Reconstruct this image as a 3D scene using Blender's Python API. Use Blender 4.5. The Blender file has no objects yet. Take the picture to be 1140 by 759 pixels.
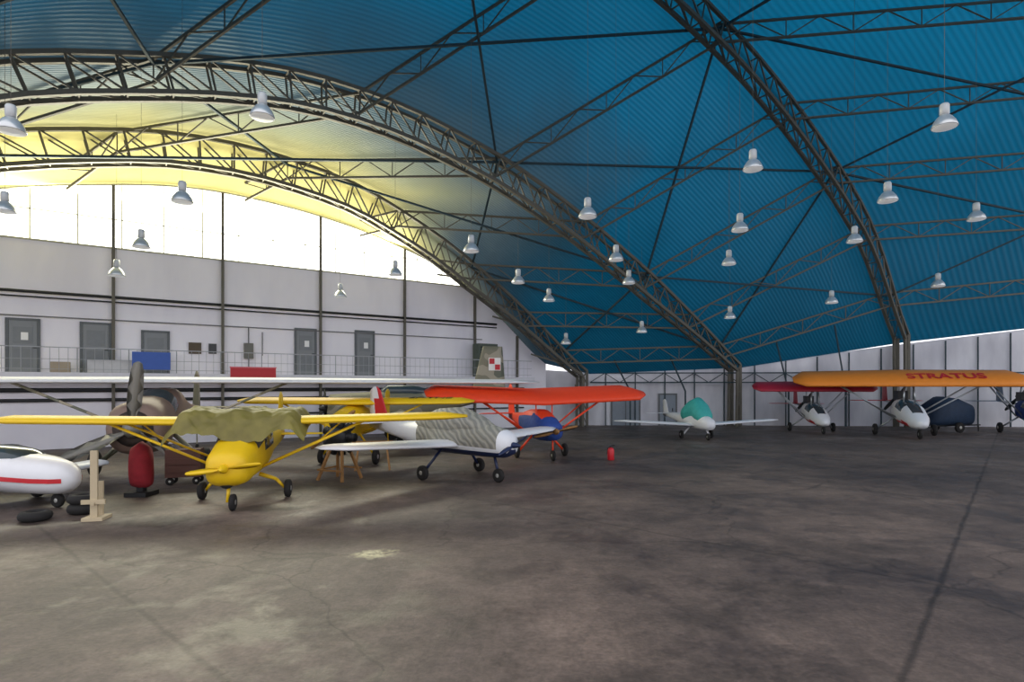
import bpy, math, random
import numpy as np
from mathutils import Vector, Matrix, noise
from mathutils.bvhtree import BVHTree
random.seed(4)
S=bpy.context.scene
COL=S.collection
S.view_settings.view_transform='Standard'

# ------------------------------------------------------------ helpers
def lin(h):
    h=h.lstrip('#'); c=[int(h[i:i+2],16)/255 for i in (0,2,4)]
    return tuple(((x/12.92) if x<=.04045 else ((x+.055)/1.055)**2.4) for x in c)+(1,)
_m={}
def mat(name,hexc,rough=.6,metal=0.,var=.12,scale=6.,bump=0.,emit=0.,trans=0.):
    if name in _m: return _m[name]
    m=bpy.data.materials.new(name); m.use_nodes=True; nt=m.node_tree; b=nt.nodes['Principled BSDF']
    c=lin(hexc)
    tc=nt.nodes.new('ShaderNodeTexCoord'); n=nt.nodes.new('ShaderNodeTexNoise'); n.inputs['Scale'].default_value=scale; n.inputs['Detail'].default_value=5
    nt.links.new(tc.outputs['Object'],n.inputs['Vector'])
    mx=nt.nodes.new('ShaderNodeMix'); mx.data_type='RGBA'
    mx.inputs[6].default_value=tuple(x*(1-var) for x in c[:3])+(1,); mx.inputs[7].default_value=tuple(min(1,x*(1+var)) for x in c[:3])+(1,)
    nt.links.new(n.outputs['Fac'],mx.inputs[0]); nt.links.new(mx.outputs[2],b.inputs['Base Color'])
    b.inputs['Roughness'].default_value=rough; b.inputs['Metallic'].default_value=metal
    if bump:
        bp=nt.nodes.new('ShaderNodeBump'); bp.inputs['Strength'].default_value=bump; bp.inputs['Distance'].default_value=.05
        nt.links.new(n.outputs['Fac'],bp.inputs['Height']); nt.links.new(bp.outputs[0],b.inputs['Normal'])
    if emit:
        b.inputs['Emission Color'].default_value=c; b.inputs['Emission Strength'].default_value=emit
    _m[name]=m; return m
def mobj(name,verts,faces,m,parent=None,smooth=False):
    me=bpy.data.meshes.new(name); me.from_pydata([tuple(v) for v in verts],[],faces); me.update()
    if smooth:
        for p in me.polygons: p.use_smooth=True
    ob=bpy.data.objects.new(name,me); COL.objects.link(ob)
    for mm in (m if isinstance(m,list) else [m]): me.materials.append(mm)
    if parent: ob.parent=parent
    return ob
def empty(name,loc=(0,0,0),yaw=0.,scale=1.):
    e=bpy.data.objects.new(name,None); COL.objects.link(e); e.location=loc; e.rotation_euler=(0,0,yaw); e.scale=(scale,)*3; e.empty_display_size=.2; return e
def bars(name,segs,m,parent=None,sides=4):
    V=[];F=[]
    for s in segs:
        p=Vector(s[0]);q=Vector(s[1]);r=s[2]; r2=s[3] if len(s)>3 else r
        d=(q-p)
        if d.length<1e-5: continue
        d.normalize(); up=Vector((0,0,1)) if abs(d.z)<.9 else Vector((1,0,0))
        a=d.cross(up).normalized(); b=d.cross(a)
        i0=len(V)
        for P,R in((p,r),(q,r2)):
            for k in range(sides):
                an=2*math.pi*(k+.5)/sides; V.append(P+a*math.cos(an)*R+b*math.sin(an)*R)
        for k in range(sides):
            k2=(k+1)%sides; F.append((i0+k,i0+k2,i0+sides+k2,i0+sides+k))
        F.append(tuple(i0+k for k in range(sides))[::-1]); F.append(tuple(i0+sides+k for k in range(sides)))
    return mobj(name,V,F,m,parent,smooth=sides>6)
def boxes(name,bl,m,parent=None):
    """bl: (center,(sx,sy,sz),yaw)"""
    V=[];F=[]
    for c,s,y in bl:
        i=len(V); cy,sy=math.cos(y),math.sin(y)
        for dz in(-.5,.5):
            for dx,dy in((-.5,-.5),(.5,-.5),(.5,.5),(-.5,.5)):
                x,yy=dx*s[0],dy*s[1]; V.append((c[0]+x*cy-yy*sy,c[1]+x*sy+yy*cy,c[2]+dz*s[2]))
        F+=[(i+3,i+2,i+1,i),(i+4,i+5,i+6,i+7)]+[(i+k,i+(k+1)%4,i+4+(k+1)%4,i+4+k) for k in range(4)]
    return mobj(name,V,F,m,parent)
def lathe(name,prof,m,parent=None,n=20,axis='z',c=(0,0,0),smooth=True):
    V=[];F=[]
    for r,h in prof:
        for k in range(n):
            a=2*math.pi*k/n; x,y=r*math.cos(a),r*math.sin(a)
            p={'z':(x,y,h),'x':(h,x,y),'y':(x,h,y)}[axis]; V.append((p[0]+c[0],p[1]+c[1],p[2]+c[2]))
    for j in range(len(prof)-1):
        for k in range(n):
            k2=(k+1)%n; F.append((j*n+k,j*n+k2,(j+1)*n+k2,(j+1)*n+k))
    F.append(tuple(range(n))[::-1]); F.append(tuple(range((len(prof)-1)*n,len(prof)*n)))
    return mobj(name,V,F,m,parent,smooth)
def fuse(name,secs,m,parent,n=22,pw=2.4,idx=None):
    """secs: (x,zc,halfw,halfh[,yc])"""
    V=[];F=[];
    for s in secs:
        x,zc,w,h=s[:4]; yc=s[4] if len(s)>4 else 0
        for k in range(n):
            a=2*math.pi*k/n; ca,sa=math.cos(a),math.sin(a)
            V.append((x,yc+w*math.copysign(abs(ca)**(2/pw),ca),zc+h*math.copysign(abs(sa)**(2/pw),sa)))
    for j in range(len(secs)-1):
        for k in range(n):
            k2=(k+1)%n; F.append((j*n+k,j*n+k2,(j+1)*n+k2,(j+1)*n+k))
    F.append(tuple(range(n))[::-1]); F.append(tuple(range((len(secs)-1)*n,len(secs)*n)))
    ob=mobj(name,V,F,m,parent,True)
    if idx:
        for p in ob.data.polygons:
            p.material_index=idx(p.center)
    return ob
AF=[(0,0),(.03,.045),(.12,.085),(.3,.11),(.55,.085),(.8,.04),(1,.004),(1,-.004),(.7,-.02),(.3,-.035),(.08,-.03)]
def wing(name,xle,z,half,cr,ct,m,parent,dih=.03,sweep=0.,tk=1.,y0=None,tipround=True,vertical=False,idx=None,nsec=9,pitch=0.):
    """xle: leading edge x at root; chord runs to -x. If vertical: span along z from z to z+half."""
    xo,zo=xle,z
    if not vertical: xle,z=0.,0.
    ys=np.linspace(-1,1,2*nsec+1) if not vertical else np.linspace(0,1,nsec+1)
    V=[];F=[];n=len(AF)
    for s in ys:
        a=abs(s); c=cr+(ct-cr)*a
        shrink=1.
        if tipround and a>.93: shrink=math.sqrt(max(.12,1-((a-.93)/.075)**2))
        le=xle-sweep*a-(1-shrink)*c*.4
        for u,w in AF:
            x=le-u*c*shrink; t=w*c*tk*shrink
            if vertical: V.append((x,t*.8,z+half*s))
            else: V.append((x,half*s,z+half*a*dih+t))
    L=len(ys)
    for j in range(L-1):
        for k in range(n):
            k2=(k+1)%n; F.append((j*n+k,j*n+k2,(j+1)*n+k2,(j+1)*n+k))
    F.append(tuple(range(n))[::-1]); F.append(tuple(range((L-1)*n,L*n)))
    ob=mobj(name,V,F,m,parent,True)
    if not vertical: ob.location=(xo,0,zo); ob.rotation_euler=(0,math.radians(pitch),0)
    if idx:
        for p in ob.data.polygons: p.material_index=idx(p.center)
    return ob
def wheel(name,c,r,w,parent,spat=None):
    lathe(name,[(r*.55,-w*.5),(r*.8,-w*.5),(r*.96,-w*.36),(r,0),(r*.96,w*.36),(r*.8,w*.5),(r*.55,w*.5)],M_TIRE,parent,20,'y',c)
    lathe(name+'_hub',[(r*.15,-w*.56),(r*.5,-w*.42),(r*.56,0),(r*.5,w*.42),(r*.15,w*.56)],M_HUB,parent,16,'y',c)
def prop(name,c,R,parent,m,blades=2,ang=.3,wide=1.):
    V=[];F=[]
    for b in range(blades):
        th=ang+2*math.pi*b/blades
        rs=[.06,.15,.35,.6,.85,.97,1.]; cs=[.05,.07,.1,.095,.075,.05,.012]
        i0=len(V)
        for r,cc in zip(rs,cs):
            tw=1.1-0.8*r; cc*=wide
            for u,tt in((-1,0),(0,.018),(1,0),(0,-.018)):
                lx=u*cc*R*math.sin(tw)*.9+tt*math.cos(tw); ly=u*cc*R*math.cos(tw)
                ry,rz=math.cos(th),math.sin(th); ty,tz=-rz,ry
                V.append((c[0]+lx,c[1]+ry*r*R+ty*ly,c[2]+rz*r*R+tz*ly))
        for j in range(len(rs)-1):
            for k in range(4):
                k2=(k+1)%4; F.append((i0+j*4+k,i0+j*4+k2,i0+j*4+4+k2,i0+j*4+4+k))
        F.append((i0+24,i0+25,i0+26,i0+27))
    mobj(name,V,F,m,parent,True)
    lathe(name+'_spinner',[(R*.13,-.08),(R*.13,.02),(R*.1,.12),(R*.05,.2),(.005,.23)],m,parent,16,'x',c)
def text_mesh(name,body,size,m,parent,M):
    cu=bpy.data.curves.new('t','FONT'); cu.body=body; cu.size=size; cu.extrude=.004; cu.align_x='CENTER'; cu.offset=.012*size/.6
    to=bpy.data.objects.new('t',cu); COL.objects.link(to); bpy.context.view_layer.update()
    me=bpy.data.meshes.new_from_object(to.evaluated_get(bpy.context.evaluated_depsgraph_get())); bpy.data.objects.remove(to)
    tx=bpy.data.objects.new(name,me); COL.objects.link(tx); me.materials.clear(); me.materials.append(m); tx.parent=parent
    tx.matrix_local=M

# ------------------------------------------------------------ materials
M_TIRE=mat('tire_rubber','#1c1b1c',.85); M_HUB=mat('wheel_hub','#b9b9b6',.4,.6)
M_STEEL=mat('truss_paint','#635f55',.6,.1,.15,3); M_STEELD=mat('truss_dark','#2c4049',.7)
M_WHITEW=mat('plane_white','#e0e2e8',.35,0,.04); M_GLASS=mat('canopy_glass','#39464e',.12,0,.1)
M_YEL=mat('fabric_yellow','#e8bf12',.45,0,.06); M_RED=mat('paint_red','#c3202c',.45,0,.08)
M_ORANGE=mat('fabric_orange','#ec441a',.5,0,.08); M_AMBER=mat('fabric_amber','#ee8d2c',.5,0,.08)
M_MAROON=mat('fabric_maroon','#a8223a',.5,0,.08); M_BLUEC=mat('cover_blue','#26458f',.75,0,.3,8,.5)
M_TEAL=mat('cover_teal','#3aa7a3',.7,0,.2,8,.4); M_WOOD=mat('wood','#9b7142',.7,0,.25,12)
M_DARK=mat('dark_metal','#26282b',.5,.3); M_GREYD=mat('door_grey','#84888c',.55,0,.06); M_FRAME=mat('door_frame','#5d6266',.5)
M_CHROME=mat('bare_aluminium','#aab0b6',.3,.8,.1); M_DKBLUE=mat('dark_blue_paint','#1b2950',.4)
M_TARP=mat('tarp_olive','#756d33',.6,0,.75,2.2,.6)

def camo_mat():
    m=bpy.data.materials.new('camouflage_paint'); m.use_nodes=True; nt=m.node_tree;b=nt.nodes['Principled BSDF']
    tc=nt.nodes.new('ShaderNodeTexCoord'); n=nt.nodes.new('ShaderNodeTexNoise'); n.inputs['Scale'].default_value=.9; n.inputs['Detail'].default_value=1.5
    r=nt.nodes.new('ShaderNodeValToRGB'); r.color_ramp.interpolation='CONSTANT'
    e=r.color_ramp.elements; e[0].color=lin('#7f7c68'); e[1].position=.48; e[1].color=lin('#a39b88'); x=e.new(.58); x.color=lin('#66695a')
    nt.links.new(tc.outputs['Object'],n.inputs['Vector']); nt.links.new(n.outputs['Fac'],r.inputs[0]); nt.links.new(r.outputs[0],b.inputs['Base Color']); b.inputs['Roughness'].default_value=.55
    return m
M_CAMO=camo_mat(); M_BROWN=mat('weathered_grey_brown','#7c675d',.55,0,.25,1.5)
def stripe_mat(name,c1,c2,scale,axis='X',dist=2.):
    m=bpy.data.materials.new(name); m.use_nodes=True; nt=m.node_tree;b=nt.nodes['Principled BSDF']
    tc=nt.nodes.new('ShaderNodeTexCoord'); w=nt.nodes.new('ShaderNodeTexWave'); w.bands_direction=axis; w.inputs['Scale'].default_value=scale; w.inputs['Distortion'].default_value=dist
    r=nt.nodes.new('ShaderNodeValToRGB'); r.color_ramp.elements[0].position=.2; r.color_ramp.elements[1].position=.7
    r.color_ramp.elements[0].color=lin(c1); r.color_ramp.elements[1].color=lin(c2)
    nt.links.new(tc.outputs['Object'],w.inputs['Vector']); nt.links.new(w.outputs['Fac'],r.inputs[0]); nt.links.new(r.outputs[0],b.inputs['Base Color']); b.inputs['Roughness'].default_value=.7
    bp=nt.nodes.new('ShaderNodeBump'); bp.inputs['Strength'].default_value=.5; bp.inputs['Distance'].default_value=.03; nt.links.new(w.outputs['Fac'],bp.inputs['Height']); nt.links.new(bp.outputs[0],b.inputs['Normal'])
    return m
M_ZEBRA=stripe_mat('wrinkled_grey_cover','#9c9a90','#807f79',2.6,'DIAGONAL',5.)
M_INSW=mat('insignia_white','#f2efe9',.5); M_INSR=mat('insignia_red','#c4202a',.5)

# ------------------------------------------------------------ hangar geometry (world metres)
ax,ay=.827,.562           # arch direction (towards the side wall)
nx,ny=.562,-.827          # hangar axis, pointing from gable wall into hall
FEET=[(1.7,36.8),(4.55,37.),(14.2,37.),(24.1,36.),(44.,34.6),(58.,33.6)]
CUR=[[(-1,3.6),(0,4.),(2.5,6.4),(5.3,8.3),(7.3,9.5),(11.7,10.7),(14.7,11.2),(18.3,11.45),(20.5,11.3),(25.8,10.2),(31,8),(36,5.5),(46,1)],
[(-1,3.),(0,3.4),(4.87,7.25),(9.6,10.3),(14.6,12.5),(19.2,13.2),(23,13.1),(28,11.9),(33,9.9),(38,6.8),(46,2)],
[(-1,3.4),(0,3.9),(2.65,5.7),(8.1,8.9),(13.3,11.4),(17.7,13.1),(22.6,14.2),(26.6,14.4),(29.9,13.9),(35.3,12.4),(40,9.9),(46,6)],
[(-1,4.7),(0,5.3),(2.,8.6),(3.9,11.4),(7,13.7),(11.6,16.2),(15.5,17.9),(19.4,19.1),(23,19.9),(28,20.4),(34,19.2),(40,16),(46,11)],
[(-1,7.),(0,7.6),(1.5,9.8),(3.5,12.),(7,14.8),(13,18.2),(22,20.5),(29,20.8),(36,19),(44,15),(46,13)],
[(-1,8),(0,8.6),(1.5,10.8),(3.5,13),(7,15.8),(13,19.2),(22,21),(29,21),(36,19.5),(44,15),(46,13)]]
TS=np.arange(-1,46.01,.25)
ZC=[]
for c in CUR:
    z=np.interp(TS,[p[0] for p in c],[p[1] for p in c])
    pad=np.concatenate([z[0]-(z[1]-z[0])*np.arange(6,0,-1),z,z[-1]+(z[-1]-z[-2])*np.arange(1,7)])
    for _ in range(3): 
        zz=np.convolve(pad,np.ones(9)/9,'same'); pad[4:-4]=zz[4:-4]
    ZC.append(pad[6:-6])
def zc(k,t): return float(np.interp(t,TS,ZC[k]))
def AP(k,t,dz=0.,off=0.,z=None):
    """point on roof profile k (float allowed) at distance t from side wall"""
    i=int(math.floor(min(k,len(FEET)-1.0001))); f=k-i
    X=FEET[i][0]*(1-f)+FEET[i+1][0]*f; Y=FEET[i][1]*(1-f)+FEET[i+1][1]*f
    zz=(zc(i,t)*(1-f)+zc(i+1,t)*f) if z is None else z
    return Vector((X-ax*t+nx*off,Y-ay*t+ny*off,zz+dz))

# roof -------------------------------------------------------
ts=np.arange(-.5,45.01,.5); ks=[]
for i in range(5):
    n=4; ks+=[i+j/n for j in range(n)]
ks.append(4.9999)
V=[];F=[];UVs=[]
for k in ks:
    for t in ts: V.append(AP(k,t)); UVs.append((k,t))
nT=len(ts)
for i in range(len(ks)-1):
    for j in range(nT-1): F.append((i*nT+j,i*nT+j+1,(i+1)*nT+j+1,(i+1)*nT+j))
def roof_mat():
    m=bpy.data.materials.new('corrugated_blue_fibreglass_roof'); m.use_nodes=True; nt=m.node_tree;N=nt.nodes;L=nt.links;b=N['Principled BSDF']
    uv=N.new('ShaderNodeUVMap'); uv.uv_map='UVMap'
    sp=N.new('ShaderNodeSeparateXYZ'); L.new(uv.outputs[0],sp.inputs[0])   # x = bay, y = t
    def mt(op,*a):
        n=N.new('ShaderNodeMath'); n.operation=op
        for i,v in enumerate(a):
            if isinstance(v,(int,float)): n.inputs[i].default_value=v
            else: L.new(v,n.inputs[i])
        return n.outputs[0]
    ns=N.new('ShaderNodeTexNoise'); ns.inputs['Scale'].default_value=.3; ns.inputs['Detail'].default_value=5
    tc=N.new('ShaderNodeTexCoord'); L.new(tc.outputs['Object'],ns.inputs['Vector'])
    # window light spill painted as yellow near the gable, fading through grey to blue
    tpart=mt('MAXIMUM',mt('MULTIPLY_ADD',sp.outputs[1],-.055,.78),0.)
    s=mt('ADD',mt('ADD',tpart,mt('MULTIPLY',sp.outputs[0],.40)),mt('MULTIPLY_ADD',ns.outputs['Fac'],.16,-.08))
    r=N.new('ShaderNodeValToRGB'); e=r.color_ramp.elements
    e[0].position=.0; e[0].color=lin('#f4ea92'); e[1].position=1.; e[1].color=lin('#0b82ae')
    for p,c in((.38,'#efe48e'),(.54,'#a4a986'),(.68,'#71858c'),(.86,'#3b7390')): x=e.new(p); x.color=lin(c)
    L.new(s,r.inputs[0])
    si=mt('SINE',mt('MULTIPLY',sp.outputs[0],6.283*52))
    rib=mt('MULTIPLY_ADD',si,.10,.95)
    pn=mt('MULTIPLY_ADD',ns.outputs['Fac'],.4,.8)
    mr=N.new('ShaderNodeMapRange'); L.new(sp.outputs[1],mr.inputs[0]); mr.inputs[1].default_value=1.; mr.inputs[2].default_value=17.; mr.inputs[3].default_value=.42; mr.inputs[4].default_value=1.  # shade painted into the colour: roof darkens down towards the side wall
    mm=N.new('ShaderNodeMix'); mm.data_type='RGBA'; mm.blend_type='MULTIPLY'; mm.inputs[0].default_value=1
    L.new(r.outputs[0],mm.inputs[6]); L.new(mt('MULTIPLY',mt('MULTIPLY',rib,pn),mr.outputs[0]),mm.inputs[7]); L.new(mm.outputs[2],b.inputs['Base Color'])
    bp=N.new('ShaderNodeBump'); bp.inputs['Strength'].default_value=.3; bp.inputs['Distance'].default_value=.03; L.new(si,bp.inputs['Height']); L.new(bp.outputs[0],b.inputs['Normal'])
    b.inputs['Roughness'].default_value=.5
    tr=N.new('ShaderNodeBsdfTranslucent'); L.new(mm.outputs[2],tr.inputs[0])
    # translucency raised by the gable and in far bays to imitate brighter light
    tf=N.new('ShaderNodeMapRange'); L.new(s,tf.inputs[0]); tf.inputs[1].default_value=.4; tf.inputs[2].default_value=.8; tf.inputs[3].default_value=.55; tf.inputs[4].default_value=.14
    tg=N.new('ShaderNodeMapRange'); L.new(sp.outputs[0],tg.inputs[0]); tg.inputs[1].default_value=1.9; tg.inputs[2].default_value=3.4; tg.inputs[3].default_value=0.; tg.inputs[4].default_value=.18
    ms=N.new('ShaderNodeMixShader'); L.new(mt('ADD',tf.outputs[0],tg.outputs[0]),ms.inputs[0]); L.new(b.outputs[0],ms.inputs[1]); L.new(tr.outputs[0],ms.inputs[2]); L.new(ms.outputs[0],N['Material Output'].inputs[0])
    return m
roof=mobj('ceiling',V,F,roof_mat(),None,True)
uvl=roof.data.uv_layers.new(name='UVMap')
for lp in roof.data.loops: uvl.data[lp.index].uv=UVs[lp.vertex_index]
bvh=BVHTree.FromPolygons([tuple(v) for v in V],F)

# arch trusses -------------------------------------------------
def inn(k,t):
    dz=(zc(k,t+.4)-zc(k,t-.4))/.8; L=math.hypot(1,dz); return dz/L,-1/L
for k in (1,2,3,4,5):
    segs=[]; tt=[0.]; 
    while tt[-1]<44:
        dz=(zc(k,tt[-1]+.4)-zc(k,tt[-1]))/.4; tt.append(tt[-1]+1.35/math.hypot(1,dz))
    tt=tt[:-1]
    up=[];lo=[]
    hw=.3
    for t in tt:
        it,iz=inn(k,t); D=min(1.3 if k<3 else 1.15,.55+.1*t); z=zc(k,t)
        up.append((t+it*.12,z+iz*.12)); lo.append((t+it*D,z+iz*D))
    P=lambda q,o: AP(k,q[0],z=q[1],off=o) if k<5 else AP(4.9999,q[0],z=q[1],off=o)
    up[0]=(0,up[0][1])
    for i in range(len(tt)-1):
        for o in(-hw,hw):
            segs.append((P(up[i],o),P(up[i+1],o),.1)); segs.append((P(lo[i],o),P(lo[i+1],o),.11))
            segs.append((P(up[i],o),P(lo[i],o),.042))
            segs.append((P(lo[i],o),P(up[i+1],o),.042))
        segs.append((P(up[i],-hw),P(up[i],hw),.035)); segs.append((P(lo[i],-hw),P(lo[i],hw),.035)); segs.append((P(lo[i],-hw),P(lo[i+1],hw),.03))
    for o in(-hw,hw):
        segs.append((P(up[0],o),P((0,0),o),.11)); segs.append((P(lo[0],o),P((.35,0),o),.11))
        z0=up[0][1]; n=4
        for j in range(n): segs.append((P((0,z0*j/n),o),P((.35+.15*(j+1)/n,z0*(j+1)/n),o),.035))
    bars('arch_truss',segs,M_STEEL)
# purlin trusses ---------------------------------------------
for tk in (1.8,4.6,8.2,12.6,18,24.5,31.5,38.5):
    segs=[]
    for b in range(5):
        n=3 if b==0 else (14 if b==3 else 8)
        pu=[AP(min(b+j/n,4.999),tk,dz=-.12) for j in range(n+1)]; pl=[p+Vector((0,0,-.8)) for p in pu]
        if b==0: pu=[p.copy() for p in pu]; pl[0]=pu[0]
        j0=1 if b==0 else 0
        for j in range(j0,n):
            segs+= [(pu[j],pu[j+1],.065),(pl[j],pl[j+1],.065),(pu[j],pl[j+1],.03) if j%2 else (pl[j],pu[j+1],.03)]
            if j%2==0: segs.append((pu[j],pl[j],.025))
    bars('purlin_truss',segs,M_STEEL)
segs=[]
for b in (1,2,3,4):
    for t1,t2 in ((1.8,8.2),(8.2,18),(18,31.5),(31.5,42)):
        for (ka,ta,kb,tb) in ((b,t1,b+1,t2),(b,t2,b+1,t1)):
            segs.append((AP(min(ka,4.999),ta,dz=-.3),AP(min(kb,4.999),tb,dz=-.3),.065))
bars('roof_cross_bracing',segs,M_STEELD)

# gable wall ----------------------------------------------------
C=Vector((4.8,38.9,0))
def WA(t,z,off=0.): return Vector((C.x-ax*t+nx*off,C.y-ay*t+ny*off,z))
yawA=math.atan2(ay,ax)
def roofA(t): return zc(0,t-3.7)
ZT=8.26
V=[];F=[]
wt=np.arange(3.2,42,.4)
for t in wt: V+= [WA(t,0),WA(t,max(0.5,min(ZT,roofA(t)))),WA(t,0,-.3),WA(t,max(.5,min(ZT,roofA(t))),-.3)]
for i in range(len(wt)-1):
    a=4*i; F+=[(a,a+4,a+5,a+1),(a+2,a+3,a+7,a+6),(a+1,a+5,a+7,a+3)]
def wall_mat(name,c1,c2):
    m=bpy.data.materials.new(name); m.use_nodes=True; nt=m.node_tree;N=nt.nodes;L=nt.links;b=N['Principled BSDF']
    tc=N.new('ShaderNodeTexCoord'); n=N.new('ShaderNodeTexNoise'); n.inputs['Scale'].default_value=.6; n.inputs['Detail'].default_value=7
    mp=N.new('ShaderNodeMapping'); mp.inputs['Scale'].default_value=(1,1,.35); L.new(tc.outputs['Object'],mp.inputs[0]); L.new(mp.outputs[0],n.inputs[0])
    r=N.new('ShaderNodeValToRGB'); r.color_ramp.elements[0].position=.3; r.color_ramp.elements[0].color=lin(c2); r.color_ramp.elements[1].position=.6; r.color_ramp.elements[1].color=lin(c1)
    L.new(n.outputs['Fac'],r.inputs[0]); L.new(r.outputs[0],b.inputs['Base Color']); b.inputs['Roughness'].default_value=.85
    return m
M_WALL=wall_mat('painted_plaster','#f8f5fc','#ebe8f2')
mobj('wall_back',V,F,M_WALL)
# clerestory window
M_PANE=mat('daylight_glazing','#fffdec',.4,0,.02,1,0,3.6)
V=[];F=[];seg=[]
wt=np.arange(9.1,40,.5)
wt=[t for t in wt if roofA(t)>ZT+.05]
for t in wt: V+=[WA(t,ZT,-.1),WA(t,roofA(t),-.1)]
for i in range(len(wt)-1): F.append((2*i,2*i+2,2*i+3,2*i+1))
w1=empty('window_1'); mobj('glazing',V,F,M_PANE,w1)
for i,t in enumerate(wt[:-1]):
    if i%3==0: seg.append((WA(t,ZT,0),WA(t,roofA(t),0),.03))
    seg.append((WA(t,ZT,0),WA(wt[i+1],ZT,0),.05)); seg.append((WA(t,roofA(t)-.05,.05),WA(wt[i+1],roofA(wt[i+1])-.05,.05),.05))
    zz=ZT+1.2
    if roofA(t)>zz and roofA(wt[i+1])>zz: seg.append((WA(t,zz,0),WA(wt[i+1],zz,0),.025))
bars('mullions',seg,mat('mullion_grey','#b9b8a4',.6),w1)
for t in (29.9,25.9,21.8,17.4,12.9,8.5,5.5):
    zt=roofA(t)-.1
    boxes('steel_column',[(WA(t,zt/2,.1),(.07,.14,zt),yawA),(WA(t,zt/2,.18),(.12,.02,zt),yawA)],M_STEEL)
bars('wall_conduit',[(WA(41,6.2,.12),WA(7,6.2,.12),.06),(WA(41,6.0,.12),WA(7,6.0,.12),.03)],M_DARK,sides=8)
bars('wall_cable',[(WA(41,5.25,.1),WA(8,5.25,.1),.025)],mat('cable_grey','#77777c',.7),sides=6)
bars('wall_pipes_lower',[(WA(41,2.35,.1),WA(5,2.35,.1),.09),(WA(41,1.95,.1),WA(5,1.95,.1),.07),(WA(41,1.2,.1),WA(5,1.2,.1),.04)],M_DARK,sides=8)
BZ=3.05
M_SIGN=mat('sign_white','#f4f4f4',.5)
for i,(t,h) in enumerate(((28.8,2.0),(26.5,1.98),(24.4,1.75),(18.1,2.2),(15.1,2.25))):
    d=empty('door_%d'%(i+1),WA(t,BZ,0.02),yawA)
    boxes('leaf',[((0,-.03,h/2),(.85,.05,h),0)],M_GREYD,d)
    boxes('frame',[((-.48,-.03,h/2),(.1,.09,h+.1),0),((.48,-.03,h/2),(.1,.09,h+.1),0),((0,-.03,h+.05),(1.06,.09,.1),0)],M_FRAME,d)
    boxes('handle',[((.36,-.09,h*.48),(.12,.05,.03),0)],M_DARK,d)
    boxes('panels',[((0,-.06,h*.28),(.6,.02,h*.36),0),((0,-.06,h*.72),(.6,.02,h*.32),0)],mat('door_panel','#7a7e83',.5),d)
    if i in(0,3,4): boxes('sign',[((.05,-.075,h*.7),(.22,.01,.3),0)],M_SIGN,d)
g=empty('balcony')
boxes('slab',[(WA(23,BZ-.16,.62),(36,1.24,.3),yawA)],mat('concrete_white','#e2e1e8',.8),g)
seg=[]
for t in np.arange(5.5,40.9,.28): seg.append((WA(t,BZ,1.2),WA(t,BZ+.95,1.2),.008 if int(t/.28)%6 else .02))
seg+=[(WA(5.2,BZ+h,1.2),WA(40.9,BZ+h,1.2),r) for h,r in((.95,.025),(.5,.012),(.12,.012))]
bars('railing',seg,mat('railing_grey','#a3a5aa',.5,.2),g)
boxes('notice_board',[(WA(24.6,BZ+.5,1.26),(1.35,.03,.72),yawA)],mat('board_blue','#3f62b4',.6))
o=empty('red_banner'); boxes('cloth',[(WA(20.7,BZ+.05,1.27),(1.9,.03,.5),yawA)],M_RED,o); boxes('trim',[(WA(20.7,BZ+.3,1.27),(1.95,.05,.05),yawA)],mat('banner_trim','#e07a84',.6),o)
boxes('wall_notice_board',[(WA(22.9,BZ+1.15,.06),(.5,.04,.5),yawA)],mat('board_brown','#5b4f42',.7))
boxes('wall_clock_panel',[(WA(22.2,BZ+1.15,.06),(.32,.04,.45),yawA)],mat('board_dark','#4c4c50',.7))
o=empty('wall_mounted_radiator')
boxes('panel',[(WA(20.7,BZ+1.1,.12),(.4,.12,.72),yawA)],mat('radiator','#6c6c66',.5),o)
bars('pipework',[(WA(20.7,BZ+.3,.1),WA(20.7,BZ+2.2,.1),.03),(WA(20.1,BZ+2.0,.1),WA(20.1,BZ+.9,.1),.025)],mat('pipe_grey','#66666a',.6),o)
o=empty('ventilation_cabinet',WA(8.1,BZ,.62),yawA)
boxes('body',[((0,0,.95),(1.25,.7,1.9),0)],mat('cabinet_green','#4a544b',.6),o)
boxes('louvres',[((0,-.37,.25+.16*i),(1.05,.03,.06),0) for i in range(10)],M_DARK,o)
boxes('storage_box',[(WA(26.0,BZ+.25,.8),(1.5,.5,.5),yawA)],mat('crate_white','#c9c9cc',.7))
boxes('storage_box',[(WA(27.6,BZ+.2,.8),(.6,.5,.4),yawA)],mat('crate_tan','#a89a86',.7))

# side wall ------------------------------------------------------
pts=[(1.2,37.35,3.6),(4.55,37.55,3.4),(14.2,37.55,3.8),(24.1,36.55,5.1),(44.,35.1,7.5),(58,34.1,8.4)]
V=[];F=[]
for x,y,z in pts: V+=[(x,y,0),(x,y,z),(x+.03,y+.3,0),(x+.03,y+.3,z)]
for i in range(len(pts)-1):
    a=4*i; F+=[(a,a+4,a+5,a+1),(a+2,a+3,a+7,a+6),(a+1,a+5,a+7,a+3)]
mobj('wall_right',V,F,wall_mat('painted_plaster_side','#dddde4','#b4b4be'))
def WB(x,z,off=0):
    y=np.interp(x,[p[0] for p in pts],[p[1] for p in pts]); return Vector((x,y-off,z))
seg=[]
for x in np.arange(6,45,1.9): seg.append((WB(x,0,.12),WB(x,float(np.interp(x,[p[0] for p in pts],[p[2] for p in pts]))-.1,.12),.045))
for z in(2.75,3.35): seg.append((WB(5,z,.14),WB(45,z,.14),.055))
for i,x in enumerate(np.arange(5,44,1.9)): seg.append((WB(x,2.75,.14),WB(x+.95,3.35,.14),.03)); seg.append((WB(x+.95,3.35,.14),WB(x+1.9,2.75,.14),.03))
bars('wall_girt_truss',seg,M_STEELD)
seg=[]
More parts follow.
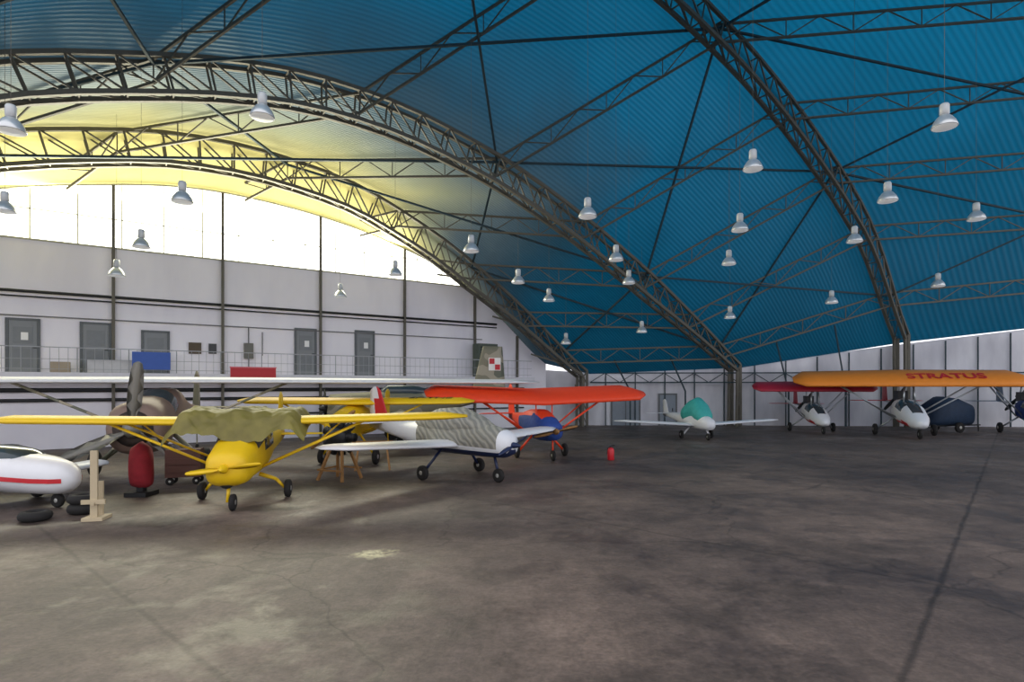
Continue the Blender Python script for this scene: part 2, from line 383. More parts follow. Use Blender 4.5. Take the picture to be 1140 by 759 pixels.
for x in (7.5,11,17.4,20.8):
    k=float(np.interp(x,[f[0] for f in FEET],range(6))); p=WB(x,2.2,.5)
    seg+= [(p,AP(k,1.4,dz=-.5),.05),(WB(x,0,.5),p,.06)]
bars('knee_brace',seg,M_STEELD)
for i,(x,w,h) in enumerate(((7.3,1.7,2.0),(10.0,1.0,1.95))):
    d=empty('door_%d'%(i+6),WB(x,0,.0),0)
    n=2 if w>1.2 else 1
    boxes('leaf',[((0,-.04,h/2),(w,.06,h),0)],mat('door_blue_grey','#7e8894',.5),d)
    boxes('frame',[((-w/2-.05,-.05,h/2),(.1,.1,h),0),((w/2+.05,-.05,h/2),(.1,.1,h),0),((0,-.05,h+.05),(w+.2,.1,.1),0)]+([((0,-.08,h/2),(.05,.03,h),0)] if n==2 else []),M_FRAME,d)
    boxes('handle',[((.3,-.1,1.0),(.04,.06,.2),0)],M_DARK,d)

# floor ---------------------------------------------------------
def floor_mat():
    m=bpy.data.materials.new('worn_concrete'); m.use_nodes=True; nt=m.node_tree;N=nt.nodes;L=nt.links;b=N['Principled BSDF']
    tc=N.new('ShaderNodeTexCoord'); P=tc.outputs['Object']
    def noi(s,d=8,rough=.6,dist=0):
        n=N.new('ShaderNodeTexNoise'); n.inputs['Scale'].default_value=s; n.inputs['Detail'].default_value=d; n.inputs['Roughness'].default_value=rough; n.inputs['Distortion'].default_value=dist; L.new(P,n.inputs['Vector']); return n.outputs['Fac']
    def math_(op,a,b_=None,c=None):
        n=N.new('ShaderNodeMath'); n.operation=op
        for i,v in enumerate((a,b_,c)):
            if v is None: continue
            if isinstance(v,(int,float)): n.inputs[i].default_value=v
            else: L.new(v,n.inputs[i])
        return n.outputs[0]
    n1=noi(.22,9,.7,.2); n2=noi(1.3,10,.78,.1); n3=noi(18,6,.7); n4=noi(.6,8,.7,.25); n5=noi(4.5,8,.75,.1)
    r=N.new('ShaderNodeValToRGB'); e=r.color_ramp.elements; e[0].position=.34; e[0].color=lin('#453c3a'); e[1].position=.66; e[1].color=lin('#77685f'); x=e.new(.5); x.color=lin('#5e524c'); L.new(n1,r.inputs[0])
    def mul(col,fac):
        mm=N.new('ShaderNodeMix'); mm.data_type='RGBA'; mm.blend_type='MULTIPLY'; mm.inputs[0].default_value=1; L.new(col,mm.inputs[6]); L.new(fac,mm.inputs[7]); return mm.outputs[2]
    def rng(v,a,b2,c,d):
        q=N.new('ShaderNodeMapRange'); L.new(v,q.inputs[0]); q.inputs[1].default_value=a;q.inputs[2].default_value=b2;q.inputs[3].default_value=c;q.inputs[4].default_value=d; return q.outputs[0]
    col=mul(r.outputs[0],rng(n2,.3,.7,.62,1.25)); col=mul(col,rng(n3,.3,.7,.8,1.18)); col=mul(col,rng(n5,.3,.7,.72,1.22)); col=mul(col,rng(n4,.52,.6,1.,.78))
    # hairline cracks
    wv=N.new('ShaderNodeTexNoise'); wv.inputs['Scale'].default_value=.8; wv.inputs['Detail'].default_value=6; L.new(P,wv.inputs['Vector'])
    vm=N.new('ShaderNodeVectorMath'); vm.operation='MULTIPLY_ADD'; L.new(wv.outputs['Color'],vm.inputs[0]); vm.inputs[1].default_value=(1.6,1.6,0); L.new(P,vm.inputs[2])
    vo=N.new('ShaderNodeTexVoronoi'); vo.feature='DISTANCE_TO_EDGE'; vo.inputs['Scale'].default_value=.17; L.new(vm.outputs[0],vo.inputs['Vector'])
    col=mul(col,rng(vo.outputs['Distance'],.0015,.005,.62,1.))
    sep=N.new('ShaderNodeSeparateXYZ'); L.new(P,sep.inputs[0]); X,Y=sep.outputs[0],sep.outputs[1]
    wob=math_('MULTIPLY',math_('SUBTRACT',n2,.5),.12)
    for (dx,dy,x0,y0,sp,am) in ((.653,.757,3.3,4.94,15.,.45),(.74,-.672,-7.5,9.56,7.,.62)):
        nX,nY=-dy,dx
        d=math_('ADD',math_('ADD',math_('MULTIPLY',X,nX),math_('MULTIPLY',Y,nY)),-(nX*x0+nY*y0)); d=math_('ADD',d,wob)
        d=math_('PINGPONG',d,sp/2)
        col=mul(col,rng(d,.012,.05,am,1.))
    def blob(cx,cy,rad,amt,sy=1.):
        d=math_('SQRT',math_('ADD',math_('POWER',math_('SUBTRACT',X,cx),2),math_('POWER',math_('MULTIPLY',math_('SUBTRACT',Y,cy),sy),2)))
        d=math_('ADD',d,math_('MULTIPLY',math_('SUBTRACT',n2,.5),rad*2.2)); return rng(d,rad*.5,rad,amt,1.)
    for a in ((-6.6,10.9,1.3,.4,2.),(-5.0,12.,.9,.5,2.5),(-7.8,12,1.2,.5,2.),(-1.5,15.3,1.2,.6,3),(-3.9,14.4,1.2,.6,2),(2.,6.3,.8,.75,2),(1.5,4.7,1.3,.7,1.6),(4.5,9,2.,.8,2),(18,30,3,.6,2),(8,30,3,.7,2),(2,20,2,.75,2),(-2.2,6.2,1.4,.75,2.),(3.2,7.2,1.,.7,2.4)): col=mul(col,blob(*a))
    pb=rng(blob(-2.05,8.72,.42,0.,1.5),0,1,1.,0.)
    pb=math_('MULTIPLY',pb,rng(n5,.42,.52,.15,.85))
    mx=N.new('ShaderNodeMix'); mx.data_type='RGBA'; L.new(pb,mx.inputs[0]); L.new(col,mx.inputs[6]); mx.inputs[7].default_value=lin('#cfc8a0'); col=mx.outputs[2]
    L.new(col,b.inputs['Base Color'])
    L.new(rng(n4,.5,.6,.6,.42),b.inputs['Roughness'])
    bp=N.new('ShaderNodeBump'); bp.inputs['Strength'].default_value=.3; bp.inputs['Distance'].default_value=.02; L.new(n3,bp.inputs['Height']); L.new(bp.outputs[0],b.inputs['Normal'])
    return m
mobj('floor',[(-60,-40,0),(70,-40,0),(70,40,0),(-60,40,0)],[(0,1,2,3)],floor_mat())

# pendant lamps -------------------------------------------------
M_LAMP=mat('lamp_reflector','#d3d7da',.3,.55,.06); M_BULB=mat('lamp_lens','#eef1f2',.3,0,.02,1,0,.25)
lamps=[(19.7,27,7.36),(15.6,28.5,6.8),(11.2,30,6.24),(7,31.5,5.65),(3.05,33,5.14),(16.7,21,8.73),(13.2,22.5,8.3),(9.1,24.5,7.85),(5.3,26.5,7.4),(1.8,28.5,6.9),
(11.9,18.5,8.6),(8,20.5,8.2),(4.1,23,7.7),(.27,25.5,7.25),(10,13.5,8.7),(6.6,16,8.65),(2.4,18.5,8.1),(-1.5,21.5,7.7),(-4.9,24.5,7.4),(-8,27.2,6.9),
(-5.56,13,8.7),(-9.6,17,8.1),(-12.7,20,7.5),(-14.9,22,6.9),(-10.3,12,7.95),(-13.9,16,7.5)]
for (x,y,z) in lamps:
    s=.8 if y>16 else .72
    e=empty('pendant_lamp',(x,y,z))
    hit=bvh.ray_cast(Vector((x,y,z)),Vector((0,0,1)))[0]
    top=(hit.z-z) if hit else 3.
    lathe('reflector',[(a*s,b*s) for a,b in[(.36,-.3),(.37,-.28),(.31,-.12),(.21,.02),(.12,.1),(.1,.1)]],M_LAMP,e,20)
    lathe('lens',[(.33*s,-.31*s),(.34*s,-.3*s),(.33*s,-.29*s)],M_BULB,e,20)
    lathe('ballast_housing',[(a*s,b*s) for a,b in[(.1,.1),(.14,.13),(.14,.4),(.11,.46),(.03,.48)]],mat('lamp_housing','#c9cdd0',.4,.1),e,14)
    bars('hanger',[((0,0,.44*s),(0,0,top-.02),.005)],M_STEEL,e,6)

# ------------------------------------------------------------ aircraft
def head(vx,vy): return math.atan2(vy,vx)

# yellow high-wing ultralight, nose toward the viewer
p=empty('yellow_ultralight_airplane',(-5.95,13.0,0),head(.184,-.983))
fuse('fuselage',[(1.55,.86,.12,.14),(1.5,.86,.3,.27),(1.35,.86,.4,.36),(1.0,.9,.44,.42),(.7,.98,.46,.45),(.3,1.1,.5,.55),(-.3,1.15,.5,.55),(-1.0,1.15,.4,.48),(-2,1.1,.24,.3),(-3.3,1.1,.12,.2),(-4.2,1.12,.05,.12)],[M_YEL,M_GLASS],p,pw=3.,idx=lambda c:1 if(c.z>1.15 and -.9<c.x<.75) else 0)
for i,yy in enumerate((.2,-.2)): lathe('cowl_intake_%d'%i,[(.08,1.46),(.09,1.49),(.06,1.5)],M_DARK,p,12,'x',(0,yy,.9))
lathe('chin_intake',[(.14,1.3),(.15,1.37),(.1,1.39)],M_DARK,p,12,'x',(0,0,.6))
wing('wing',.55,1.68,4.95,1.3,1.2,M_YEL,p,dih=.022,tk=1.)
wing('tailplane',-3.4,1.15,1.3,.8,.6,M_YEL,p,tk=.5,dih=0); wing('fin',-3.3,1.15,1.2,1.0,.5,M_YEL,p,vertical=True,tk=.5,sweep=.4,dih=0)
bars('wing_struts',[((.35,s*.45,.75),(.3,s*2.6,1.72),.03) for s in(1,-1)]+[((-.35,s*.45,.75),(-.3,s*2.6,1.72),.026) for s in(1,-1)]+[((.02,s*1.6,1.28),(0,s*2.1,1.72),.018) for s in(1,-1)],M_YEL,p,8)
bars('landing_gear',[((.0,s*.3,.55),(-.05,s*.65,.42),.05,.04) for s in(1,-1)]+[((-.05,s*.65,.42),(-.08,s*.84,.2),.04,.03) for s in(1,-1)]+[((1.2,0,.55),(1.3,0,.17),.035)],M_YEL,p,8)
for i,s in enumerate((1,-1)): wheel('main_wheel_%d'%i,(-.08,s*.9,.2),.2,.13,p)
wheel('nose_wheel',(1.3,.1,.17),.17,.1,p)
prop('propeller',(1.58,0,.88),.7,p,M_YEL,2,.12)
V=[];F=[];nu,nv=64,48
for i in range(nu+1):
    for j in range(nv+1):
        y=(i/nu-.5)*2.8; x=-1.0+2.15*j/nv
        a=abs(y)/1.4; fr=max(0,(x-.42)/.73)
        # front apron hangs over the windscreen, sides drape over the wing roots
        ridge=.07*math.exp(-((y-1.0)/.25)**2)+.09*math.exp(-((y+1.0)/.25)**2)+.05*math.exp(-((y)/.5)**2)
        z=1.94-.03*a+ridge-(.66-.25*a)*min(1,fr)**1.2*(1+.12*math.sin(y*4+.6))-.30*max(0,a-.82)/.18*(1+.25*math.sin(x*4))
        xx=x-.36*max(0,fr-.3)
        z+=.05*noise.noise(Vector((x*2.5,y*2.5,0)))+.025*math.sin(x*6+y*9)+.045*abs(math.sin(y*8-x*4))*(.3+fr)+.04*noise.noise(Vector((x*7,y*7,2)))
        V.append((xx,y,z))
for i in range(nu):
    for j in range(nv):
        a=i*(nv+1)+j; F.append((a,a+1,a+nv+2,a+nv+1))
mobj('canopy_cover',V,F,M_TARP,p,True)

# white low-wing plane in front
p=empty('white_low_wing_airplane',(-1.6,16.3,0),head(.75,-.65))
fuse('fuselage',[(2.15,1.0,.12,.12),(2.1,1.0,.27,.26),(1.9,1.02,.38,.36),(1.3,1.07,.46,.43),(.6,1.1,.52,.46),(-.3,1.1,.52,.46),(-1.2,1.12,.4,.38),(-2.4,1.2,.22,.26),(-3.9,1.32,.07,.12)],[M_WHITEW,M_ZEBRA,M_DKBLUE],p,idx=lambda c:1 if (-1.6<c.x<1.7 and c.z>.9) else (2 if c.z<.85 and c.x>-1.5 else 0))
fuse('canopy',[(1.4,1.36,.25,.1),(.9,1.48,.45,.22),(.2,1.53,.54,.4),(-.5,1.5,.5,.38),(-1.2,1.42,.33,.22),(-1.7,1.36,.1,.08)],M_ZEBRA,p)
wing('wing',.65,.88,4.3,1.35,.95,M_WHITEW,p,dih=.05,sweep=.1,pitch=3)
wing('tailplane',-3.1,1.36,1.4,.75,.5,M_WHITEW,p,tk=.5,dih=0,sweep=.15); wing('fin',-2.9,1.35,1.15,1.05,.5,[M_WHITEW,M_RED],p,vertical=True,tk=.5,sweep=.55,dih=0,idx=lambda c:1 if c.x>-3.6 else 0)
bars('landing_gear',[((.0,s*.5,.8),(-.1,s*1.0,.25),.04) for s in(1,-1)]+[((1.5,0,.7),(1.65,0,.22),.04)],M_DKBLUE,p,8)
for i,s in enumerate((1,-1)): wheel('main_wheel_%d'%i,(-.1,s*1.08,.2),.2,.13,p)
wheel('nose_wheel',(1.65,0,.18),.18,.11,p)
prop('propeller',(2.17,0,1.0),.6,p,M_DKBLUE,2,.35)

# large radial airplane with long wing
p=empty('camouflage_radial_airplane',(-10.6,17.6,0),head(.3,-.95))
fuse('fuselage',[(2.6,1.4,.3,.3),(2.55,1.4,.58,.58),(2.3,1.4,.7,.7),(1.7,1.4,.72,.74),(1.2,1.5,.7,.74),(.6,1.7,.64,.74),(-.6,1.75,.6,.72),(-1.8,1.7,.4,.5),(-3.5,1.6,.2,.3),(-5.5,1.6,.08,.15)],[M_BROWN,M_GLASS],p,idx=lambda c:1 if(c.z>1.95 and .0<c.x<1.35) else 0)
lathe('cowl_opening',[(.42,2.58),(.47,2.6),(.3,2.62)],mat('cowl_inside','#3b312d',.8),p,20,'x',(0,0,1.4))
wing('wing',.8,2.62,12.0,1.7,1.2,mat('wing_pale_grey','#d6d7da',.45),p,dih=0.0,tk=.8,nsec=12,pitch=2)
wing('fin',-4.3,1.6,1.5,1.5,.8,M_CAMO,p,vertical=True,tk=.5,sweep=.5,dih=0); wing('tailplane',-4.5,1.7,2.,1.,.7,M_CAMO,p,tk=.5,dih=0)
bars('wing_struts',[((.6,s*.5,1.2),(.3,s*3.6,2.62),.04) for s in(1,-1)],M_CAMO,p,8)
bars('landing_gear',[((.6,s*.5,1.1),(.9,s*1.25,.4),.07) for s in(1,-1)]+[((1.4,s*.5,1.1),(.9,s*1.25,.4),.045) for s in(1,-1)],M_CAMO,p,8)
for i,s in enumerate((1,-1)): wheel('main_wheel_%d'%i,(.9,s*1.4,.35),.35,.2,p)
wheel('tail_wheel',(-5.2,0,.14),.14,.1,p); bars('tail_leg',[((-5.1,0,1.5),(-5.2,0,.15),.03)],M_CAMO,p)
prop('propeller',(2.68,0,1.4),1.75,p,mat('prop_grey','#77756f',.45,.1),3,math.pi/2-.08,1.15)

# military trainer with checkerboard tail
p=empty('camouflage_trainer_airplane',(-4.6,26.0,0),head(-.93,-.36),1.2)
fuse('fuselage',[(2.9,1.3,.25,.25),(2.8,1.3,.5,.5),(2.2,1.3,.55,.55),(1.2,1.35,.52,.55),(0,1.4,.48,.53),(-1.2,1.5,.34,.4),(-2.6,1.7,.2,.27),(-3.7,1.85,.08,.16)],M_CAMO,p)
wing('wing',.9,1.0,3.0,1.7,1.1,M_CAMO,p,dih=.06,tk=.9); wing('tailplane',-2.7,1.9,1.5,.9,.6,M_CAMO,p,tk=.5,dih=0)
wing('fin',-2.4,1.7,1.95,1.45,.8,M_CAMO,p,vertical=True,tk=.6,sweep=.5,dih=0,tipround=False)
for s in(1,-1):
    boxes('insignia_%s'%('l' if s>0 else 'r'),[((-3.35,s*.085,2.95),(.5,.02,.5),0)],M_INSW,p)
    boxes('insignia_red_%s'%('l' if s>0 else 'r'),[((-3.235,s*.098,3.065),(.21,.015,.21),0),((-3.465,s*.098,2.835),(.21,.015,.21),0)],M_INSR,p)
fuse('canopy',[(1.1,1.85,.1,.05),(.8,1.9,.32,.24),(-.2,1.9,.34,.24),(-1.1,1.8,.15,.12)],M_GLASS,p)
bars('landing_gear',[((.4,s*1.2,1.05),(.4,s*1.22,.3),.05) for s in(1,-1)]+[((2.2,0,1.0),(2.3,0,.25),.05)],M_CHROME,p,8)
for i,s in enumerate((1,-1)): wheel('main_wheel_%d'%i,(.4,s*1.33,.28),.28,.15,p)
wheel('nose_wheel',(2.3,.1,.22),.22,.12,p)
prop('propeller',(2.95,0,1.3),.9,p,M_DARK,3,.2)

# second yellow plane
p=empty('yellow_taildragger_airplane',(-5.2,19.4,0),head(-.1,-.99))
fuse('fuselage',[(1.8,1.2,.3,.3),(1.6,1.2,.4,.4),(.8,1.3,.45,.5),(0,1.4,.45,.55),(-1.2,1.3,.35,.42),(-3,1.25,.15,.25),(-3.6,1.3,.05,.12)],M_YEL,p)
w_=wing('wing',.6,1.92,4.0,1.4,1.3,M_YEL,p,dih=.01,pitch=6); wing('tailplane',-2.9,1.4,1.4,.8,.6,M_YEL,p,tk=.5,dih=0); wing('fin',-2.8,1.3,1.1,.9,.5,M_YEL,p,vertical=True,tk=.5,sweep=.4,dih=0)
bars('wing_struts',[((.4,s*.4,1.0),(.3,s*2.4,1.95),.03) for s in(1,-1)]+[((.6,s*.35,1.0),(.6,s*.85,.3),.035) for s in(1,-1)]+[((-3.4,0,1.25),(-3.5,0,.12),.025)],M_YEL,p,8)
for i,s in enumerate((1,-1)): wheel('main_wheel_%d'%i,(.6,s*.9,.25),.25,.14,p)
wheel('tail_wheel',(-3.5,0,.1),.1,.07,p)
text_mesh('wing_registration','SP-YNE',.45,M_DARK,w_,Matrix.Translation((-.3,2.6,.17))@Matrix.Rotation(math.radians(90),4,'Z'))
prop('propeller',(1.85,0,1.2),.9,p,M_WOOD,2,.7)

# white and red sport plane at far left
p=empty('white_red_sport_airplane',(-10.85,12.4,0),head(.97,-.22),1.)
fuse('fuselage',[(1.95,.6,.05,.06),(1.88,.6,.2,.2),(1.7,.62,.34,.32),(1.3,.66,.44,.38),(.7,.7,.5,.42),(0,.72,.5,.44),(-1.,.76,.42,.4),(-2.4,.88,.2,.25),(-3.6,1.,.07,.1)],[M_WHITEW,M_RED],p,idx=lambda c:0)
wing('wing',.55,.5,2.3,1.2,1.0,M_WHITEW,p,dih=.05)
V=[];F=[]
for s in (1,-1):
    i0=len(V); xs=[1.86,1.7,1.3,.7,0,-1,-2]
    for x in xs:
        w=float(np.interp(-x,[-1.95,-1.88,-1.7,-1.3,-.7,0,1.,2.4],[.05,.2,.34,.44,.5,.5,.42,.2])); zc_=float(np.interp(-x,[-1.95,-1.3,0,1,2.4],[.58,.6,.66,.72,.84]))
        V+=[(x,s*(w+.012),zc_-.04),(x,s*(w+.012),zc_+.05)]
    for i in range(len(xs)-1): a=i0+2*i; F.append((a,a+2,a+3,a+1))
mobj('red_side_stripe',V,F,M_RED,p)
fuse('canopy',[(1.1,.92,.15,.06),(.75,.98,.36,.2),(.2,1.0,.4,.28),(-.6,1.0,.36,.25),(-1.2,1.0,.12,.1)],M_GLASS,p)
wing('fin',-2.8,1.,1.1,.9,.5,M_WHITEW,p,vertical=True,tk=.5,sweep=.5,dih=0); wing('tailplane',-2.9,1.02,1.2,.7,.5,M_WHITEW,p,tk=.5,dih=0)
bars('landing_gear',[((0,s*.4,.5),(-.05,s*.72,.2),.035) for s in(1,-1)]+[((1.4,0,.4),(1.5,0,.16),.035)],M_CHROME,p,8)
for i,s in enumerate((1,-1)): wheel('main_wheel_%d'%i,(-.05,s*.8,.18),.18,.12,p)
wheel('nose_wheel',(1.5,0,.15),.15,.1,p)

# orange-red high-wing
p=empty('orange_high_wing_airplane',(1.0,20.8,0),head(.3,-.95))
fuse('fuselage',[(1.5,1.0,.1,.1),(1.4,1.0,.3,.3),(.9,1.05,.4,.42),(.2,1.15,.45,.55),(-.7,1.15,.42,.52),(-1.8,1.2,.22,.3),(-3.6,1.3,.06,.12)],[M_BLUEC,M_ORANGE],p,idx=lambda c:1 if c.z>1.45 or c.x<-1.6 else 0)
wing('wing',.6,1.85,4.1,1.75,1.65,M_ORANGE,p,dih=.045,tk=1.25,pitch=19)
wing('tailplane',-3.0,1.4,1.4,.8,.6,M_ORANGE,p,tk=.5,dih=0); wing('fin',-2.9,1.3,1.3,.9,.5,M_ORANGE,p,vertical=True,tk=.5,sweep=.4,dih=0)
bars('wing_struts',[((.3,s*.4,.8),(.25,s*2.4,2.1),.035) for s in(1,-1)]+[((-.4,s*.4,.8),(-.5,s*2.4,2.3),.03) for s in(1,-1)]+[((.1,s*.3,.8),(.1,s*.82,.25),.04) for s in(1,-1)]+[((1.2,0,.8),(1.25,0,.2),.03)],M_ORANGE,p,8)
bars('cabane',[((.4,s*.3,1.4),(.4,s*.3,1.95),.025) for s in(1,-1)],M_ORANGE,p)
for i,s in enumerate((1,-1)): wheel('main_wheel_%d'%i,(.1,s*.9,.23),.23,.13,p)
wheel('nose_wheel',(1.25,0,.18),.18,.1,p)
prop('propeller',(1.52,0,1.0),.8,p,M_WOOD,2,.2)

# small covered white plane by the side wall
p=empty('teal_covered_motor_glider',(8.9,28.2,0),head(.12,-.99))
fuse('fuselage',[(1.6,.75,.08,.08),(1.5,.75,.25,.25),(.9,.8,.35,.35),(0,.85,.38,.38),(-1.2,.85,.28,.28),(-3.,.95,.12,.15),(-4.2,1.0,.05,.08)],M_WHITEW,p)
fuse('canopy_cover',[(1.1,.95,.2,.1),(.9,1.1,.4,.36),(.5,1.3,.46,.5),(.2,1.42,.4,.56),(-.3,1.35,.46,.5),(-.9,1.15,.42,.42),(-1.1,1.0,.2,.15)],M_TEAL,p,pw=2.)
wing('wing',.4,.62,4.1,1.1,.7,M_WHITEW,p,dih=.06)
wing('fin',-3.4,1.,.8,.8,.5,M_WHITEW,p,vertical=True,tk=.5,sweep=.4,dih=0); wing('tailplane',-3.5,1.05,1.2,.6,.45,M_WHITEW,p,tk=.5,dih=0)
bars('landing_gear',[((0,s*.3,.6),(0,s*.66,.2),.04) for s in(1,-1)]+[((1.2,0,.6),(1.25,0,.17),.03)],M_WHITEW,p,8)
for i,s in enumerate((1,-1)): wheel('main_wheel_%d'%i,(0,s*.75,.2),.2,.12,p)
wheel('nose_wheel',(1.25,0,.17),.17,.1,p)

# row of ultralights on the right
def ultra(name,loc,yaw,wm,body,half,wz,chord=1.6,dih=.0,nose=M_RED,scale=1.,pitch=12,tail=None):
    p=empty(name,loc,yaw,scale)
    fuse('fuselage_pod',[(2.0,.55,.05,.05),(1.85,.56,.2,.17),(1.4,.66,.36,.3),(.8,.82,.42,.42),(.1,.95,.44,.5),(-.6,1.0,.38,.42),(-1.1,1.05,.18,.2)],[body,nose,M_GLASS],p,idx=lambda c:1 if c.z<.62 and c.x<1.4 else (2 if c.z>1.05 and c.x>.0 else 0))
    w=wing('wing',.6,wz,half,chord,chord*.92,wm,p,dih=dih,tk=1.25,pitch=pitch)
    bars('tail_boom',[((-1.,0,1.2),(-3.4,0,1.3),.06,.04)],M_CHROME,p,10)
    wing('tailplane',-2.8,1.3,1.4,.8,.6,tail or wm,p,tk=.4,dih=0); wing('fin',-2.7,1.3,1.2,.9,.5,tail or wm,p,vertical=True,tk=.4,sweep=.3,dih=0)
    boxes('engine',[((-.75,0,1.55),(.55,.35,.4),0),((-.75,0,1.3),(.3,.25,.2),0)],M_DARK,p)
    h2=min(2.6,half*.6)
    bars('struts',[((.2,s*.35,.7),(.2,s*h2,wz+.06),.03) for s in(1,-1)]+[((-.5,s*.35,.7),(-.5,s*h2,wz+.2),.03) for s in(1,-1)]+[((.4,s*.2,1.2),(.3,s*.15,wz+.05),.03) for s in(1,-1)]+[((-.9,s*.1,1.1),(-.5,s*.15,wz+.2),.03) for s in(1,-1)],M_CHROME,p,8)
    bars('gear_legs',[((-.2,s*.3,.75),(-.3,s*.92,.25),.035) for s in(1,-1)]+[((1.5,0,.5),(1.6,0,.2),.03)],M_CHROME,p,8)
    for i,s in enumerate((1,-1)): wheel('main_wheel_%d'%i,(-.3,s*1.,.22),.22,.14,p)
    wheel('nose_wheel',(1.6,0,.18),.18,.1,p)
    prop('propeller',(-1.2,0,1.55),.8,p,M_DARK,2,.9)
    return p,w
ultra('maroon_ultralight_airplane',(16.6,32.2,0),head(-.2,-.97),M_MAROON,M_WHITEW,2.8,1.98,1.5,0.,scale=1.12,pitch=20)
st,sw=ultra('orange_ultralight_airplane',(20.0,29.6,0),head(-.33,-.94),M_AMBER,M_WHITEW,4.0,1.92,1.9,.0,scale=1.3,pitch=21,tail=M_RED)
text_mesh('wing_lettering','STRATUS',.62,M_RED,sw,Matrix.Translation((-.26,1.2,.236))@Matrix.Rotation(math.radians(90),4,'Z')@Matrix.Rotation(math.radians(5),4,'X'))
ultra('blue_covered_ultralight_airplane',(27.6,31.0,0),head(-.35,-.93),mat('fabric_slate','#66788f',.5),M_BLUEC,2.4,2.0,1.6,0.,nose=M_TEAL,scale=1.25,pitch=14)
e=empty('covered_trailer',(24.0,32.2,0),.2)
fuse('tarpaulin',[(-1.4,.8,.3,.3),(-1.25,.95,.6,.6),(-.5,1.15,.7,.8),(.3,1.1,.72,.75),(1.1,.95,.65,.6),(1.35,.8,.3,.3)],mat('tarp_dark_blue','#1f3550',.7,0,.4,5,.5),e,pw=3.2)
bars('chassis',[((-1.5,.4,.35),(2.2,0,.35),.05),((-1.5,-.4,.35),(2.2,0,.35),.05),((2.1,0,.35),(2.1,0,0),.03)],M_DARK,e)
for i,s in enumerate((1,-1)): wheel('wheel_%d'%i,(0,s*.72,.28),.28,.16,e)

# ------------------------------------------------------------ small objects
def tire(loc,r=.3,w=.2):
    e=empty('spare_tire',loc)
    R=r-.09; V=[];F=[];n=26;mn=10
    for i in range(n):
        a=2*math.pi*i/n
        for j in range(mn):
            b=2*math.pi*j/mn; rr=R+.09*math.cos(b); V.append((rr*math.cos(a),rr*math.sin(a),w/2+w/2*math.sin(b)))
    for i in range(n):
        for j in range(mn): F.append((i*mn+j,((i+1)%n)*mn+j,((i+1)%n)*mn+(j+1)%mn,i*mn+(j+1)%mn))
    mobj('rubber',V,F,M_TIRE,e,True)
tire((-8.9,10.9,0),.27,.18); tire((-8.45,11.55,0),.3,.2); tire((-8.45,11.55,.2),.3,.18)
e=empty('wooden_stand',(-7.8,10.9,0),.2)
boxes('frame',[((.0,0,.65),(.12,.05,1.3),0),((0,-.03,.35),(.4,.05,.08),0),((0,.22,.35),(.12,.05,.7),0),((0,.12,.32),(.06,.4,.06),0),((0,.1,.03),(.35,.4,.06),0)],mat('pale_wood','#b9aa8e',.7),e)
e=empty('red_engine_cover',(-8.5,13.4,0))
fuse('cover',[(-.24,.55,.08,.25),(-.2,.66,.17,.45),(0,.7,.23,.54),(.16,.66,.2,.47),(.24,.5,.08,.25)],mat('cover_red','#8e1f2b',.85,0,.35,6,.5),e)
boxes('pedestal',[((0,0,.05),(.5,.5,.1),0),((0,0,.15),(.15,.15,.2),0)],M_DARK,e)
e=empty('radial_engine_on_stand',(-4.6,15.6,0),-.4)
lathe('crankcase',[(.05,-.25),(.25,-.22),(.28,0),(.25,.2),(.12,.35),(.05,.5)],M_DARK,e,18,'y',(0,0,1.15))
seg=[]
for i in range(9):
    a=2*math.pi*i/9; ca,sa=math.cos(a),math.sin(a)
    seg.append(((.22*ca,0,1.15+.22*sa),(.5*ca,0,1.15+.5*sa),.09)); 
    for q in range(5): r=.28+.05*q; seg.append((((r)*ca,0,1.15+r*sa),((r+.02)*ca,0,1.15+(r+.02)*sa),.12))
bars('cylinders',seg,M_DARK,e,10)
bars('stand',[((s*.4,t*.4,.02),(s*.15,t*.1,1.0),.045) for s in(1,-1) for t in(1,-1)]+[((-.4,-.4,.3),(.4,-.4,.3),.03),((-.3,.4,.3),(.4,.4,.3),.03),((-.4,-.4,.3),(-.4,.4,.3),.03)],M_WOOD,e)
e=empty('wooden_trestle',(-4.2,17.6,0),.2)
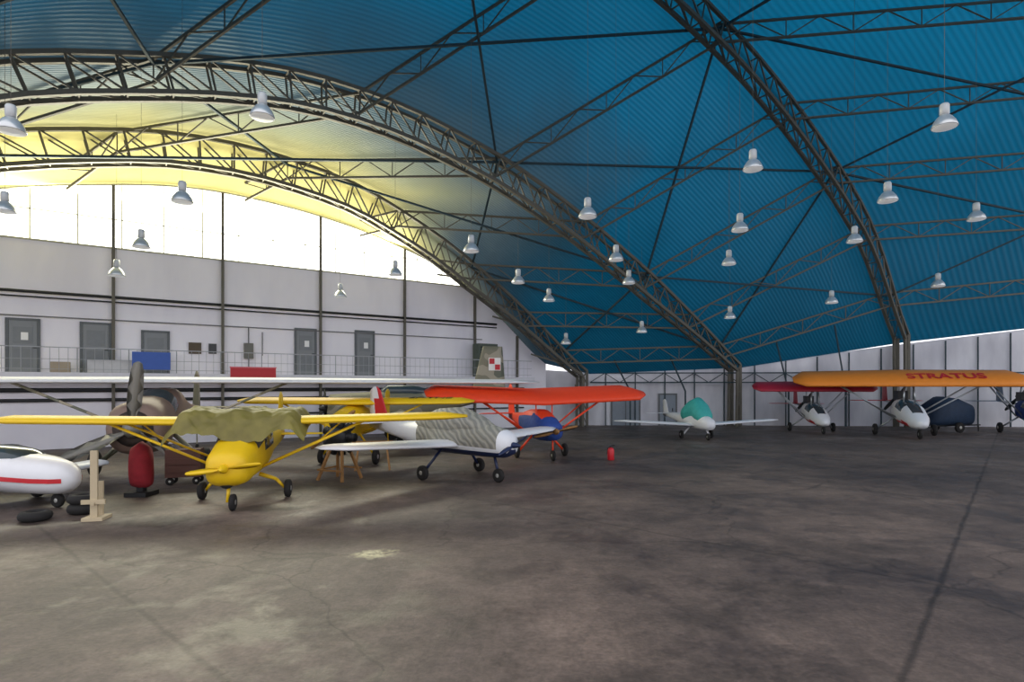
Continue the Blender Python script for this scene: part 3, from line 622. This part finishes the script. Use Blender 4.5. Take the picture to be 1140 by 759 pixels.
bars('legs',[((s*.5,t*.3,0),(s*.4,0,.8),.035) for s in(1,-1) for t in(1,-1)]+[((-.6,0,.82),(.6,0,.82),.05)],M_WOOD,e)
e=empty('fire_extinguisher',(3.35,19.8,0))
lathe('cylinder',[(.1,.0),(.115,.02),(.115,.33),(.09,.4),(.035,.43)],M_RED,e,18); lathe('valve',[(.03,.42),(.035,.46),(.02,.49)],M_DARK,e,10)
bars('lever_and_hose',[((0,0,.48),(.13,0,.51),.015),((0,0,.46),(-.1,0,.41),.012),((-.1,0,.41),(-.13,0,.2),.012)],M_DARK,e,6)
e=empty('tool_cart',(-8.4,15.0,0),.3)
boxes('body',[((0,0,.55),(.8,.5,.7),0),((0,-.26,.4),(.7,.02,.15),0),((0,-.26,.6),(.7,.02,.15),0)],mat('tool_cart_brown','#5a3a33',.6),e)
for i,(a,b) in enumerate(((.3,.2),(-.3,.2),(.3,-.2),(-.3,-.2))): wheel('caster_%d'%i,(a,b,.1),.1,.05,e)
boxes('cart_legs',[((a,b,.17),(.04,.04,.14),0) for a,b in((.3,.2),(-.3,.2),(.3,-.2),(-.3,-.2))],M_DARK,e)

# ------------------------------------------------------------ light
w=bpy.data.worlds.new('sky'); S.world=w; w.use_nodes=True; bg=w.node_tree.nodes['Background']; bg.inputs[0].default_value=(.97,.96,1,1); bg.inputs[1].default_value=1.5
def area(name,loc,target,sx,sy,power,col):
    l=bpy.data.lights.new(name,'AREA'); l.shape='RECTANGLE'; l.size=sx; l.size_y=sy; l.energy=power; l.color=col
    o=bpy.data.objects.new(name,l); COL.objects.link(o); o.location=loc; o.rotation_euler=(Vector(target)-Vector(loc)).to_track_quat('-Z','Y').to_euler(); return o
a=WA(24,9.6,.25); b_=a+Vector((nx*6,ny*6,2.))
area('window_daylight',a,b_,22,2.0,2600,(1,.95,.72))

cam=bpy.data.cameras.new('camera'); co=bpy.data.objects.new('camera',cam); COL.objects.link(co)
co.location=(0,0,2.5); co.rotation_euler=(math.pi/2,0,0); cam.sensor_width=36; cam.lens=650/1140*36; cam.shift_y=50.5/1140; cam.clip_end=300
S.camera=co
